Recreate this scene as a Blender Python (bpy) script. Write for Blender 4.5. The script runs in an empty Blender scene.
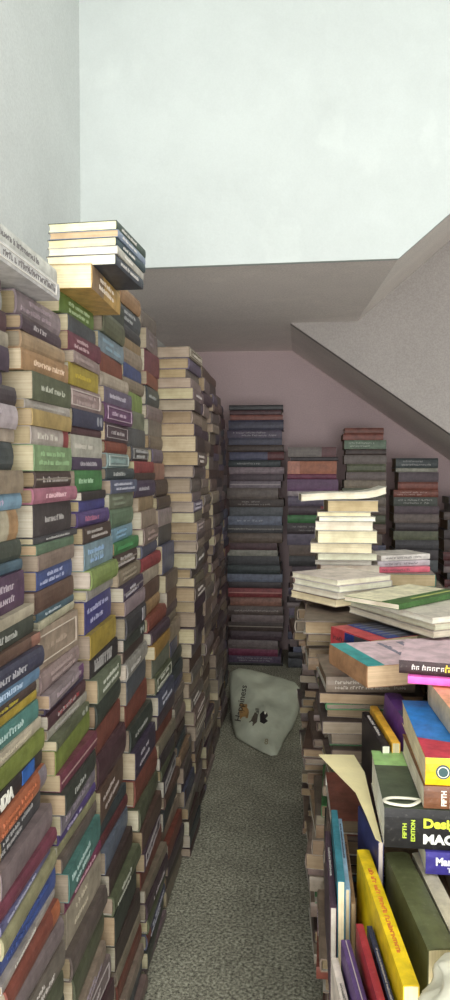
import bpy, math, random
from mathutils import Vector, Matrix
from mathutils.bvhtree import BVHTree
R = math.radians
scene = bpy.context.scene
C = scene.collection

# ------------------------------------------------------------------ camera
F, CX, CY = 740.0, 225.0, 500.0
YAW, PIT = math.atan(75/740.0), math.atan(30/740.0)
CAM = Vector((0, 0, 1.0))
fw = Vector((-math.sin(YAW)*math.cos(PIT), math.cos(YAW)*math.cos(PIT), -math.sin(PIT)))
rt = Vector((math.cos(YAW), math.sin(YAW), 0))
up = rt.cross(fw)
cam = bpy.data.cameras.new('camera'); co = bpy.data.objects.new('camera', cam); C.objects.link(co)
cam.sensor_fit = 'VERTICAL'; cam.sensor_height = 36; cam.lens = F/1000*36; cam.clip_start = 0.02
m = Matrix((rt, up, -fw)).transposed().to_4x4(); m.translation = CAM
co.matrix_world = m
scene.camera = co

def ray(px, py):
    return (fw + rt*((px-CX)/F) + up*((CY-py)/F))
def onZ(px, py, z):
    d = ray(px, py); t = (z-CAM.z)/d.z; return CAM + d*t
def onY(px, py, y):
    d = ray(px, py); return CAM + d*(y/d.y)
def onFace(px, py, a, b, s=-1):
    """point on the leaning plane x = s*(a + b z)"""
    d = ray(px, py); t = s*(a+b*CAM.z)/(d.x - s*b*d.z); return CAM + d*t

# ------------------------------------------------------------------ materials
def lin(c):
    f = lambda v: v/12.92 if v <= .04045 else ((v+.055)/1.055)**2.4
    return tuple(f(v/255.0) for v in c)
def new_mat(name):
    m = bpy.data.materials.new(name); m.use_nodes = True
    nt = m.node_tree; b = nt.nodes['Principled BSDF']; return m, nt, b
def node(nt, t, **k):
    n = nt.nodes.new(t)
    for a, v in k.items(): setattr(n, a, v)
    return n
def mixc(nt, a, b, fac, mode='MULTIPLY'):
    n = node(nt, 'ShaderNodeMix', data_type='RGBA', blend_type=mode)
    for s, v in ((6, a), (7, b), (0, fac)):
        if hasattr(v, 'links') or isinstance(v, bpy.types.NodeSocket): nt.links.new(v, n.inputs[s])
        else: n.inputs[s].default_value = v
    return n.outputs[2]
def noise(nt, scale, detail=3, vec=None, rough=.6):
    n = node(nt, 'ShaderNodeTexNoise'); n.inputs['Scale'].default_value = scale
    n.inputs['Detail'].default_value = detail; n.inputs['Roughness'].default_value = rough
    if vec is not None: nt.links.new(vec, n.inputs['Vector'])
    return n.outputs['Fac']
def ramp(nt, fac, stops):
    r = node(nt, 'ShaderNodeValToRGB'); nt.links.new(fac, r.inputs['Fac'])
    e = r.color_ramp.elements
    e[0].position, e[0].color = stops[0][0], (*stops[0][1], 1)
    e[1].position, e[1].color = stops[-1][0], (*stops[-1][1], 1)
    for p, c in stops[1:-1]:
        x = e.new(p); x.color = (*c, 1)
    return r.outputs['Color']
def mapped(nt, coord, sc):
    t = node(nt, 'ShaderNodeTexCoord'); mp = node(nt, 'ShaderNodeMapping')
    mp.inputs['Scale'].default_value = sc; nt.links.new(t.outputs[coord], mp.inputs['Vector']); return mp.outputs['Vector']

def cover_material():
    m, nt, b = new_mat('printed book cover')
    at = node(nt, 'ShaderNodeAttribute', attribute_name='col')
    v = mapped(nt, 'Object', (1, 1, 1))
    w = ramp(nt, noise(nt, 38, 5, v), [(.30, (.62, .62, .62)), (.62, (1.12, 1.12, 1.12))])
    c = mixc(nt, at.outputs['Color'], w, 1.0)
    s = ramp(nt, noise(nt, 150, 3, v, .8), [(.60, (0, 0, 0)), (.74, (1, 1, 1))])
    scuff = node(nt, 'ShaderNodeMath', operation='MULTIPLY'); nt.links.new(s, scuff.inputs[0]); scuff.inputs[1].default_value = .14
    c = mixc(nt, c, (.42, .38, .34, 1), scuff.outputs[0], 'MIX')
    nt.links.new(c, b.inputs['Base Color'])
    b.inputs['Roughness'].default_value = .42; b.inputs['Specular IOR Level'].default_value = .28
    bp = node(nt, 'ShaderNodeBump'); bp.inputs['Strength'].default_value = .25; bp.inputs['Distance'].default_value = .002
    nt.links.new(noise(nt, 60, 3, v), bp.inputs['Height']); nt.links.new(bp.outputs[0], b.inputs['Normal'])
    return m
def page_material():
    m, nt, b = new_mat('stacked paper pages')
    at = node(nt, 'ShaderNodeAttribute', attribute_name='col')
    v = mapped(nt, 'Object', (6, 6, 900))
    w = ramp(nt, noise(nt, 1.0, 2, v), [(.30, (.80, .78, .75)), (.65, (1.05, 1.05, 1.05))])
    w2 = ramp(nt, noise(nt, 22, 4, mapped(nt, 'Object', (1, 1, 1))), [(.30, (.78, .74, .68)), (.65, (1.05, 1.05, 1.05))])
    c = mixc(nt, mixc(nt, at.outputs['Color'], w, 1.0), w2, 1.0)
    nt.links.new(c, b.inputs['Base Color']); b.inputs['Roughness'].default_value = .85
    return m
def ink_material():
    m, nt, b = new_mat('printed ink')
    at = node(nt, 'ShaderNodeAttribute', attribute_name='col')
    nt.links.new(at.outputs['Color'], b.inputs['Base Color']); b.inputs['Roughness'].default_value = .5
    return m
COVER, PAGE, INK = cover_material(), page_material(), ink_material()

def plaster(name, rgb, mottled=True, rough=.9, spots=.04):
    m, nt, b = new_mat(name)
    base = lin(rgb); v = mapped(nt, 'Object', (1, 1, 1))
    a = ramp(nt, noise(nt, 2.3, 6, v, .65), [(.32, tuple(x*(1-.10 if mottled else .97) for x in base)), (.62, base)])
    f = ramp(nt, noise(nt, 160, 3, v, .7), [(.35, (1-spots*2,)*3), (.65, (1+spots,)*3)])
    c = mixc(nt, a, f, 1.0)
    # smeared patches of newer paint
    p = ramp(nt, noise(nt, 5.5, 4, mapped(nt, 'Object', (1, 1, .6)), .55), [(.60, (1, 1, 1)), (.68, (1.045, 1.045, 1.04))])
    c = mixc(nt, c, p, 1.0)
    nt.links.new(c, b.inputs['Base Color']); b.inputs['Roughness'].default_value = rough
    bp = node(nt, 'ShaderNodeBump'); bp.inputs['Strength'].default_value = .35; bp.inputs['Distance'].default_value = .004
    nt.links.new(noise(nt, 45, 5, v), bp.inputs['Height']); nt.links.new(bp.outputs[0], b.inputs['Normal'])
    return m
WHITE = plaster('white distempered plaster', (206, 212, 209), spots=.012)
GREYW = plaster('grey-white plaster', (214, 217, 215))
SOFF = plaster('rough unpainted plaster', (246, 236, 230), spots=.06)  # same paint as the stair side, colour lightened to offset the landing's shade
PANEL = plaster('rough grey-white plaster', (172, 165, 160), spots=.07)  # same paint as the soffit, colour darkened to hold back the light on it
BACKW = plaster('dusty mauve plaster', (194, 174, 174), spots=.05)

def floor_material():
    m, nt, b = new_mat('speckled grey cement floor')
    v = mapped(nt, 'Object', (1, 1, 1))
    a = ramp(nt, noise(nt, 150, 4, v, .75), [(.38, lin((84, 80, 72))), (.5, lin((150, 148, 130))), (.63, lin((200, 198, 178)))])
    bb = ramp(nt, noise(nt, 7, 4, v), [(.3, (.72, .72, .72)), (.7, (1.1, 1.1, 1.1))])
    vo = node(nt, 'ShaderNodeTexVoronoi'); vo.inputs['Scale'].default_value = 90; nt.links.new(v, vo.inputs['Vector'])
    sp = ramp(nt, vo.outputs['Distance'], [(.10, (.45, .45, .45)), (.22, (1, 1, 1))])
    c = mixc(nt, mixc(nt, a, bb, 1.0), sp, .8)
    nt.links.new(c, b.inputs['Base Color']); b.inputs['Roughness'].default_value = .8
    bp = node(nt, 'ShaderNodeBump'); bp.inputs['Strength'].default_value = .4; bp.inputs['Distance'].default_value = .002
    nt.links.new(noise(nt, 150, 3, v), bp.inputs['Height']); nt.links.new(bp.outputs[0], b.inputs['Normal'])
    return m
FLOOR = floor_material()

# ------------------------------------------------------------------ mesh helpers
class MB:
    def __init__(s): s.v, s.f, s.c, s.m = [], [], [], []
    def face(s, pts, col=(1, 1, 1), mi=0):
        b = len(s.v); s.v.extend(pts); s.f.append(tuple(range(b, b+len(pts)))); s.c.append(col); s.m.append(mi)
    def quad_idx(s, idx, col, mi=0): s.f.append(tuple(idx)); s.c.append(col); s.m.append(mi)
    def box(s, lo, hi, col=(1, 1, 1), mi=0, xf=None):
        x0, y0, z0 = lo; x1, y1, z1 = hi
        p = [Vector(q) for q in ((x0,y0,z0),(x1,y0,z0),(x1,y1,z0),(x0,y1,z0),(x0,y0,z1),(x1,y0,z1),(x1,y1,z1),(x0,y1,z1))]
        if xf: p = [xf @ q for q in p]
        b = len(s.v); s.v.extend(p)
        for q in ((0,3,2,1),(4,5,6,7),(0,1,5,4),(1,2,6,5),(2,3,7,6),(3,0,4,7)):
            s.quad_idx([b+i for i in q], col, mi)
    def prism(s, poly, ax, a, b, col=(1, 1, 1), mi=0):
        """poly in the plane across axis ax, extruded from a to b"""
        def P(u, w, t):
            return Vector((t, u, w)) if ax == 0 else Vector((u, t, w)) if ax == 1 else Vector((u, w, t))
        n = len(poly); k = len(s.v)
        s.v.extend([P(u, w, a) for u, w in poly] + [P(u, w, b) for u, w in poly])
        s.quad_idx(range(k, k+n), col, mi); s.quad_idx(reversed(range(k+n, k+2*n)), col, mi)
        for i in range(n):
            j = (i+1) % n; s.quad_idx((k+i, k+n+i, k+n+j, k+j), col, mi)
    def mesh(s, name, mats, smooth=False, recalc=False):
        me = bpy.data.meshes.new(name); me.from_pydata([tuple(p) for p in s.v], [], s.f)
        for mt in mats: me.materials.append(mt)
        me.polygons.foreach_set('material_index', s.m)
        at = me.attributes.new('col', 'FLOAT_COLOR', 'CORNER'); buf = []
        for f, c in zip(s.f, s.c): buf.extend((*c, 1.0)*len(f))
        at.data.foreach_set('color', buf)
        if smooth: me.polygons.foreach_set('use_smooth', [True]*len(me.polygons))
        if recalc:
            import bmesh
            bm = bmesh.new(); bm.from_mesh(me); bmesh.ops.recalc_face_normals(bm, faces=bm.faces); bm.to_mesh(me); bm.free()
        me.update(); return me
    def build(s, name, mats, parent=None, xf=None, **k):
        o = bpy.data.objects.new(name, s.mesh(name, mats, **k)); C.objects.link(o)
        if parent: o.parent = parent
        if xf is not None: o.matrix_world = xf if not parent else o.matrix_world
        return o
def tag(o, label=None, cat=None, group=None, kind=None):
    for k, v in (('label', label), ('category', cat), ('group', group), ('kind', kind)):
        if v: o[k] = v
    return o
def struct(name, mb, mat, label=None):
    o = mb.build(name, [mat], recalc=True); tag(o, label, None, None, 'structure'); return o

# ------------------------------------------------------------------ the room
XL, XR, YW, YP, YB, ZC = -.71, 1.7, 2.37, 3.32, 4.1, 2.95
ZS = 1.652
b = MB(); b.box((XL-.1, -1.6, -.1), (XR+.1, YB+.1, 0)); struct('floor', b, FLOOR, 'speckled grey cement floor of the narrow aisle')
b = MB(); b.box((XL-.1, -1.6, 0), (XL, YB+.1, ZC)); struct('wall_left', b, GREYW, 'grey-white plaster wall behind the long row of book stacks')
b = MB(); b.box((XL, YB, 0), (XR, YB+.1, ZC)); struct('wall_back', b, BACKW, 'dim mauve wall at the end under the landing')
b = MB(); b.box((XR, -1.6, 0), (XR+.1, YB, ZC)); struct('wall_right', b, GREYW, 'grey-white plaster wall beyond the heap of books')
b = MB(); b.box((XL-.1, -1.6, ZC), (XR+.1, YB+.1, ZC+.1)); struct('ceiling', b, WHITE, 'white ceiling above the white wall')
kx, sl_u, sl_l = .302, .86, .708
ztop = ZS+.005
b = MB(); b.prism([(XL, ZS-.004), (kx, ztop), (XR, ztop+(XR-kx)*sl_u), (XR, ZC), (XL, ZC)], 1, YW, YW+.02)
struct('wall_front', b, WHITE, 'bright white plaster wall above the opening under the stairs')
def loft(mb, pa, pb, ya, yb):
    n = len(pa); k = len(mb.v); mb.v += [Vector((u, ya, w)) for u, w in pa]+[Vector((u, yb, w)) for u, w in pb]
    mb.quad_idx(range(k, k+n), (1,1,1)); mb.quad_idx(reversed(range(k+n, k+2*n)), (1,1,1))
    for i in range(n):
        j = (i+1) % n; mb.quad_idx((k+i, k+n+i, k+n+j, k+j), (1,1,1))
b = MB(); kb = .245
def lp_(kk, z0): return [(XL, z0), (kk, z0), (XR, z0+(XR-kk)*sl_u), (XR, ZC), (XL, ZC)]
loft(b, lp_(kx, ztop+.001), lp_(kb, ZS), YW+.02, YP)
b.prism([(XL, ZS+.002), (-.045, ZS+.002), (-.045, ZS+.3), (XL, ZS+.3)], 1, YP, YB)
struct('ceiling_landing', b, SOFF, 'shaded grey underside of the stair landing')
xk = -.045
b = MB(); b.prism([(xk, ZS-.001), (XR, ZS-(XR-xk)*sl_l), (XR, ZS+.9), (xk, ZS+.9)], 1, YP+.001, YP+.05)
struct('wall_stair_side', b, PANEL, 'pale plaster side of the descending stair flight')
b = MB(); b.prism([(xk, ZS), (XR, ZS-(XR-xk)*sl_l), (XR, ZS+.2-(XR-xk)*sl_l), (xk, ZS+.2)], 1, YP+.05, YB)
struct('ceiling_stair_underside', b, SOFF, 'dark sloping underside of the descending stair flight')

# ------------------------------------------------------------------ books
PAL = {  # display colours seen in the photograph
 'mauve grey': (138,122,122), 'brown grey': (112,98,92), 'pale grey': (178,172,162), 'dark maroon': (84,48,56), 'pale cream': (190,176,156),
 'dark purple': (70,54,78), 'dark violet': (66,54,84), 'charcoal': (58,50,56), 'lilac white': (190,178,180), 'cream': (200,188,162),
 'dark teal': (50,68,72), 'grey tan': (150,136,114), 'light blue': (130,168,190), 'dark green': (52,66,56), 'teal blue': (72,106,122),
 'deep purple': (92,58,96), 'brown': (104,76,62), 'navy blue': (48,54,84), 'sky blue': (112,152,188), 'dark brown': (68,50,44),
 'yellow': (196,172,56), 'teal green': (82,138,132), 'yellow green': (136,148,62), 'black': (36,34,38), 'orange': (196,112,70),
 'grey lilac': (146,134,142), 'maroon': (120,52,72), 'lilac blue': (104,104,146), 'olive cream': (168,162,124), 'blue': (58,84,148),
 'red brown': (140,72,56), 'dark plum': (78,58,72), 'tan': (172,142,108), 'orange tan': (182,142,98), 'olive green': (98,106,76),
 'yellow tan': (190,160,100), 'pale green': (146,178,128), 'pink': (176,112,130), 'slate': (86,94,100), 'sage green': (104,132,106),
 'mauve tan': (150,126,116), 'beige': (172,152,132), 'green': (66,142,78), 'bright green': (112,150,64), 'magenta': (140,52,92),
 'pinkish grey': (168,148,142), 'mustard': (188,164,58), 'white': (206,198,184), 'violet': (84,66,128), 'royal blue': (62,66,140),
 'powder blue': (140,164,176), 'lime green': (142,164,88), 'grey green': (128,136,112), 'amber': (190,148,66), 'rust': (146,72,52),
 'pale teal': (136,160,154), 'slate blue': (92,98,126), 'violet grey': (112,100,126), 'purple': (118,72,118), 'red': (160,62,66),
 'terracotta': (166,116,98), 'dusty brown': (122,104,92), 'light mauve': (164,146,150), 'blue grey': (120,132,150), 'dark slate': (58,62,68),
 'warm grey': (132,122,112), 'dark red': (104,40,44), 'peach': (218,164,122), 'salmon': (226,150,124),
}
DIM = ['brown','dark brown','rust','slate','olive green','grey tan','dark plum','dark green','mauve grey','dusty brown','brown grey','warm grey','red brown','slate blue','dark teal','charcoal','beige','dark maroon','tan','mauve tan']
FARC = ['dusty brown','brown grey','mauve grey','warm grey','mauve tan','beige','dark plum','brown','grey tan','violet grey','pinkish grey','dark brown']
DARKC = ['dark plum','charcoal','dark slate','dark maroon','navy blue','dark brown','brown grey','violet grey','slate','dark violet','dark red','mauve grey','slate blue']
HEAP = ['dark teal','blue','white','navy blue','teal blue','dark plum','red brown','slate','pale grey','violet','dark green','cream','magenta','sky blue','charcoal','maroon','teal green','beige']
PG = {'cream': (222,210,174), 'white': (228,220,198), 'tan': (196,174,138), 'grey': (190,184,174), 'brownish': (176,152,122), 'dim': (188,172,150)}
LET = {'w': (214,208,200), 'k': (54,48,50), 'y': (226,208,60), 'o': (206,116,60), 'r': (180,54,50), 'b': (56,80,150)}
LETN = {'w': 'white', 'k': 'dark', 'y': 'yellow', 'o': 'orange', 'r': 'red', 'b': 'blue'}
GAIN = 1.05
def alb(rgb, g=None):
    g = g or GAIN
    return tuple(min(.9, x*g) for x in lin(rgb))
def jit(c, rng, a=.10):
    k = 1+rng.uniform(-a, a); return tuple(max(.01, min(.9, x*k*(1+rng.uniform(-.04, .04)))) for x in c)

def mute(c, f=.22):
    g = (.20, .165, .155); return tuple((x*(1-f)+y*f)*.69 for x, y in zip(c, g))  # lower light and haze of the ordinary stacks, mixed into their cover colour

class Bk:
    """one book: M maps local (x along the spine, y from spine to fore-edge, z thickness) to the world"""
    n = 0
    def __init__(s, M, L, W, T, colour, pages='cream', let='', where=None, ends=None, hard=False, **k):
        s.M, s.L, s.W, s.T, s.colour, s.pages, s.let, s.where, s.ends, s.hard = M, L, W, T, colour, pages, let, where, ends, hard
        s.k = k; s.hits = 0; s.id = Bk.n; Bk.n += 1; s.label = k.get('label'); s.top = k.get('top'); s.above = s.below = None; s.stack = None
        s.rng = random.Random(1000+s.id)
BOOKS = []
def frame(ex, ey, ez, o):
    m = Matrix((ex, ey, ez)).transposed().to_4x4(); m.translation = o; return m

def cover_mb(k, mb, xf, mi=0):
    """boards and spine of one book"""
    L, W, T = k.L, k.W, k.T
    base = jit(alb(k.k.get('rgb') or PAL[k.colour]), k.rng)
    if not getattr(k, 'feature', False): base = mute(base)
    top = alb(k.top) if k.top else base
    c = .0022 if k.hard else .0010
    c = min(c, T*.2)
    bl = min(.004, T*.12) if k.hard else min(.0015, T*.06)
    # outer profile in (y,z)
    outer = [(W, 0), (0, 0), (-bl*.75, T*.22), (-bl, T*.5), (-bl*.75, T*.78), (0, T), (W, T)]
    inner = [(W, c), (c, c), (c-bl*.5, T*.24), (c-bl*.6, T*.5), (c-bl*.5, T*.76), (c, T-c), (W, T-c)]
    e = k.ends or (0, None, 0, None)
    xs = [-L/2]
    if e[0]: xs.append(-L/2+e[0]*L)
    if e[2]: xs.append(L/2-e[2]*L)
    if k.k.get('bend'): xs += [-L/2+L*t/10 for t in range(1, 10)]
    xs.append(L/2); xs.sort()
    n = len(outer)
    st = len(mb.v)
    bend = k.k.get('bend') or (lambda x, y: 0)
    for x in xs:
        for y, z in outer: mb.v.append(xf @ Vector((x, y, z+bend(x, y))))
        for y, z in inner: mb.v.append(xf @ Vector((x, y, z+bend(x, y))))
    N = 2*n
    for i in range(len(xs)-1):
        a, bq = st+i*N, st+(i+1)*N
        sc = base
        if e[0] and i == 0: sc = mute(alb(PAL[e[1]]))
        if e[2] and i == len(xs)-2: sc = mute(alb(PAL[e[3]]))
        for j in range(n-1):
            col = sc if 1 <= j <= 4 else (base if j == 0 else top)
            mb.quad_idx((a+j, a+j+1, bq+j+1, bq+j), col, mi)
            mb.quad_idx((a+n+j+1, a+n+j, bq+n+j, bq+n+j+1), (.6, .57, .5), mi)
        mb.quad_idx((a+n, a, bq, bq+n), base, mi); mb.quad_idx((a+n-1, a+2*n-1, bq+2*n-1, bq+n-1), top, mi)
    for a, fl in ((st, False), (st+(len(xs)-1)*N, True)):
        for j in range(n-1):
            q = (a+j, a+n+j, a+n+j+1, a+j+1); mb.quad_idx(q if not fl else q[::-1], base, mi)
    return c, bl
def pages_mb(k, mb, xf, mi=0):
    L, W, T = k.L, k.W, k.T
    c = min(.0022 if k.hard else .0010, T*.2); i = .0045 if k.hard else .0012
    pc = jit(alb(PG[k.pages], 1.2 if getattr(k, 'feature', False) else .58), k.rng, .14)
    z0, z1 = c+.0001, T-c-.0001; x0, x1 = -L/2+i, L/2-i; y0, y1 = c, W-i
    n = 6; st = len(mb.v)
    prof = [(y0, z0), (y1, z0)] + [(y1-math.sin(math.pi*t/n)*min(.004, T*.12), z0+(z1-z0)*t/n) for t in range(1, n)] + [(y1, z1), (y0, z1)]
    bend = k.k.get('bend') or (lambda x, y: 0)
    st_x = [x0+(x1-x0)*t/10 for t in range(11)] if k.k.get('bend') else [x0, x1]
    for x in st_x:
        for y, z in prof: mb.v.append(xf @ Vector((x, y, z+bend(x, y))))
    N = len(prof); S = len(st_x)-1
    mb.quad_idx([st+j for j in range(N)], pc, mi); mb.quad_idx([st+S*N+j for j in reversed(range(N))], pc, mi)
    for i_ in range(S):
        for j in range(N):
            q = (j+1) % N; mb.quad_idx((st+i_*N+j, st+(i_+1)*N+j, st+(i_+1)*N+q, st+i_*N+q), pc, mi)
def lettering_mb(k, bl):
    """unreadable rows of small printed marks on the spine, with frames or blocks where the photo shows them"""
    mb = MB(); L, W, T = k.L, k.W, k.T; rng = k.rng
    y0, y1 = -(bl+.0006), .0004
    cb = alb(k.k.get('rgb') or PAL[k.colour]); sf = .36 if not getattr(k, 'feature', False) else .75
    soft = lambda c_: tuple(u*sf+v*(1-sf) for u, v in zip(c_, cb))
    for ch in k.let:
        if ch == 'f':   # thin frame
            col = soft(alb(LET['w'])); t = .0016; a, bq, z0, z1 = -L*.44, L*.44, T*.16, T*.84
            for q in (((a, z0), (bq, z0+t)), ((a, z1-t), (bq, z1)), ((a, z0+t), (a+t, z1-t)), ((bq-t, z0+t), (bq, z1-t))):
                mb.box((q[0][0], y0, q[0][1]), (q[1][0], y1, q[1][1]), col)
        elif ch == 'q':  # pale blocks
            col = soft(alb((206, 196, 196))); cx = rng.uniform(.1, .3)*L
            mb.box((cx, y0, T*.2), (cx+.13*L, y1, T*.8), col)
        elif ch == 'c':  # pale ovals
            col = soft(alb((200, 196, 190)))
            for cx in (.3*L, .41*L):
                ring = [(cx+math.cos(t*math.pi/5)*.035*L, T*.5+math.sin(t*math.pi/5)*T*.3) for t in range(10)]
                mb.prism(ring, 1, y0, y1, col)
        elif ch == 's':  # pale stripe
            col = soft(alb((196, 186, 170))); mb.box((-L*.49, y0, T*.46), (L*.49, y1, T*.56), col)
        elif ch == 'B':  # large bold letters
            col = soft(alb(LET['w'])); x = -L*.36
            while x < L*.25:
                w = rng.uniform(.05, .075)*L
                mb.box((x, y0, T*.22), (x+w*.36, y1, T*.78), col)
                if rng.random() < .6: mb.box((x+w*.36, y0, rng.choice((T*.22, T*.62))), (x+w*.75, y1, 0), col) if False else mb.box((x+w*.36, y0, T*.6), (x+w*.8, y1, T*.78), col)
                if rng.random() < .5: mb.box((x+w*.6, y0, T*.22), (x+w*.85, y1, T*.6), col)
                x += w*1.15
        elif ch in LET:
            col = soft(alb(LET[ch])); rows = 2 if (T > .026 and rng.random() < .7) else 1
            for r in range(rows):
                h = T*(.34 if rows == 1 else .20); zc = T*.5 if rows == 1 else T*(.68-.34*r)
                h = min(h, .0085)
                x = -L*rng.uniform(.22, .42); x1 = L*rng.uniform(.05, .42)
                while x < x1:
                    w = h*rng.uniform(.45, .8)
                    if rng.random() < .14: x += w; continue
                    s = w*.34; zz = zc-h/2; hh = h*(1 if rng.random() < .35 else .78)
                    mb.box((x, y0, zz), (x+s, y1, zz+hh), col)
                    q = rng.random()
                    if q < .4: mb.box((x+s, y0, zz+hh*.74), (x+w, y1, zz+hh), col)
                    elif q < .75: mb.box((x+s, y0, zz), (x+w, y1, zz+hh*.26), col)
                    if q > .5: mb.box((x+w-s, y0, zz+hh*.26), (x+w, y1, zz+hh*.74), col)
                    x += w*1.35
    return mb
def text_mesh(name, body, size, col, mat=None, bold=.0, squeeze=1.0, depth=.0004, align='LEFT'):
    cu = bpy.data.curves.new(name, 'FONT'); cu.body = body; cu.size = size; cu.offset = bold; cu.extrude = depth
    cu.align_x = align; cu.resolution_u = 3
    tmp = bpy.data.objects.new(name+'_t', cu); C.objects.link(tmp)
    dg = bpy.context.evaluated_depsgraph_get(); dg.update()
    me = bpy.data.meshes.new_from_object(tmp.evaluated_get(dg), depsgraph=dg)
    bpy.data.objects.remove(tmp); bpy.data.curves.remove(cu)
    me.name = name; me.materials.clear(); me.materials.append(mat or INK)
    at = me.attributes.new('col', 'FLOAT_COLOR', 'CORNER'); at.data.foreach_set('color', [*alb(col), 1.0]*len(at.data))
    for v in me.vertices: v.co.x *= squeeze
    return me

def build_book(k):
    root = bpy.data.objects.new(k.k.get('name', 'book'), None); root.empty_display_size = .02; C.objects.link(root)
    root.matrix_world = k.M
    I = Matrix.Identity(4)
    mb = MB(); c, bl = cover_mb(k, mb, I); mb.build('cover', [COVER], root)
    mb = MB(); pages_mb(k, mb, I); mb.build('page_block', [PAGE], root)
    if k.let:
        mb = lettering_mb(k, bl)
        if mb.f: mb.build('spine_lettering', [INK], root)
    for i, t in enumerate(k.k.get('texts', ())):
        body, size, col, x, z, rot, bold, sq = t
        me = text_mesh('spine_lettering', body, size, col, bold=bold, squeeze=sq)
        o = bpy.data.objects.new('spine_lettering', me); C.objects.link(o); o.parent = root
        # text plane: x -> x, up -> z, facing -y ; rot turns it in that plane
        o.matrix_local = Matrix.Translation((x, -(bl+.0004), z)) @ Matrix.Rotation(R(-rot), 4, 'Y') @ Matrix.Rotation(R(90), 4, 'X')
    for name, f in k.k.get('extra', ()): 
        mb = MB(); f(mb, k, bl); mb.build(name, [COVER if name in ('cover_panel', 'spine_panel') else INK], root)
    tag(root, k.label, 'book', k.k.get('group'))
    k.obj = root
    return root

ORD = ['first','second','third','fourth','fifth','sixth','seventh','eighth','ninth','tenth','eleventh','twelfth','thirteenth','fourteenth','fifteenth','sixteenth']

# ---- stacks along the aisle --------------------------------------------------
def stack(name, y0, y1, a, bb, s, levels, W, group, seed, xo=0., pages=('cream','white','tan','dim'), zmax=None, rot=2.2, jx=.007, mix=0):
    """levels: list of (z_bottom, z_top, colour, lettering, ends) from top to bottom.  s=-1: left row facing +x, s=+1: heap facing -x"""
    rng = random.Random(seed); prev = None; out = []
    drift = 0
    for (z0, z1, colour, let, ends) in levels:
        T = (z1-z0)*.985
        full = y1-y0
        L = full*rng.uniform(.88, .985); yc = (y0+y1)/2 + rng.uniform(-.5, .5)*(full-L)*.9
        w = min(W*rng.uniform(.86, 1.0), W)
        drift = drift*.7+rng.uniform(-jx, jx)
        zc = (z0+z1)/2
        x = s*(a+bb*zc) + xo + drift
        ang = R((90 if s < 0 else -90) + rng.uniform(-rot, rot))
        M = Matrix.Translation((x, yc, z0)) @ Matrix.Rotation(ang, 4, 'Z')
        if mix and rng.random() < mix:      # turned a quarter: a page end or the fore-edge shows to the aisle and the camera
            L = min(.185, W)*rng.uniform(.78, 1); w = full*rng.uniform(.72, .93); flip = rng.random() < .5; xx = s*(a+bb*zc)+drift+.002
            yy = (y0+y1)/2 + rng.uniform(-.5, .5)*(full-w)*.8
            M = Matrix.Translation((xx+L/2, yy, z0)) @ Matrix.Rotation(R((180 if flip else 0)+rng.uniform(-rot, rot)*.7), 4, 'Z') @ Matrix.Translation((0, -w/2, 0))
        k = Bk(M, L, w, T, colour, rng.choice(pages), let, ends=ends, hard=rng.random() < .35, group=group)
        k.stack = name; k.group = group
        BOOKS.append(k); out.append(k)
    for i, k in enumerate(out):
        k.above = out[i-1] if i else None; k.below = out[i+1] if i+1 < len(out) else None; k.pos = i; k.total = len(out)
    return out
def fill(z_top, z_bot, rng, pal, tmin=.020, tmax=.042, letp=.6):
    """random books from z_top down to z_bot"""
    out = []; z = z_top; last = None
    while z > z_bot+.012:
        t = rng.uniform(tmin, tmax)
        if z-t < z_bot+.014: t = z-z_bot
        c = rng.choice([p for p in pal if p != last]); last = c
        light = sum(PAL[c]) > 400
        let = rng.choice(['k', 'b', 'r', 'k']) if light else rng.choice(['w', 'w', 'y', 'wf'])
        if rng.random() > letp: let = ''
        ends = None
        if rng.random() < .22: ends = (0, None, rng.uniform(.12, .25), rng.choice(pal)) if rng.random() < .5 else (rng.uniform(.1, .25), rng.choice(pal), 0, None)
        out.append((z-t, z, c, let, ends)); z -= t
    return out
A0, B0 = .287, .08
def parse(spec, a=A0, b=B0, xo=0):
    """spec text: '@px' sets the reference column; 'y colour/let[/end]' gives the lower edge of the next book down"""
    px = 0; z_prev = None; out = []
    for tok in [t.strip() for t in spec.split(';') if t.strip()]:
        if tok[0] == '@': px = float(tok[1:]); continue
        if tok[0] == '^': z_prev = onFace(px, float(tok[1:]), a-xo, b).z; continue
        y, rest = tok.split(' ', 1); p = rest.split('/'); z = onFace(px, float(y), a-xo, b).z
        if z > z_prev-.006:
            print('thin level', tok, round(z, 3), round(z_prev, 3)); z = z_prev-.012
        ends = None
        if len(p) > 2: ends = (0, None, .16, p[2][1:]) if p[2][0] == '>' else (.22, p[2][1:], 0, None)
        if p[0] not in PAL: raise KeyError(p[0])
        out.append((z, z_prev, p[0], p[1] if len(p) > 1 else '', ends)); z_prev = z
    return out
S0 = """@5;^281;295 mauve grey/;311 pale grey/k;331 dark maroon/w;346 pale cream/;370 dark purple/q;385 dark violet/q;404 charcoal/q;428 lilac white/k;441 pale cream/;
470 dark teal/w;494 grey tan/;511 light blue/r;543 cream//>orange tan;565 dark green/w;577 teal blue/k;@12;613 deep purple/w;@17;622 cream/;642 dark green/w;655 brown//>terracotta;677 navy blue/w;694 sky blue/w;
705 dark brown/y;718 yellow/;740 teal green/w;754 cream/k;777 yellow green/;798 black/;823 orange/k/>grey lilac;848 dark slate/w/<yellow tan;877 mauve grey/;895 maroon/;905 lilac blue/w;929 olive cream/;958 blue/k;968 pale grey/w;996 red brown//>orange"""
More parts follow.
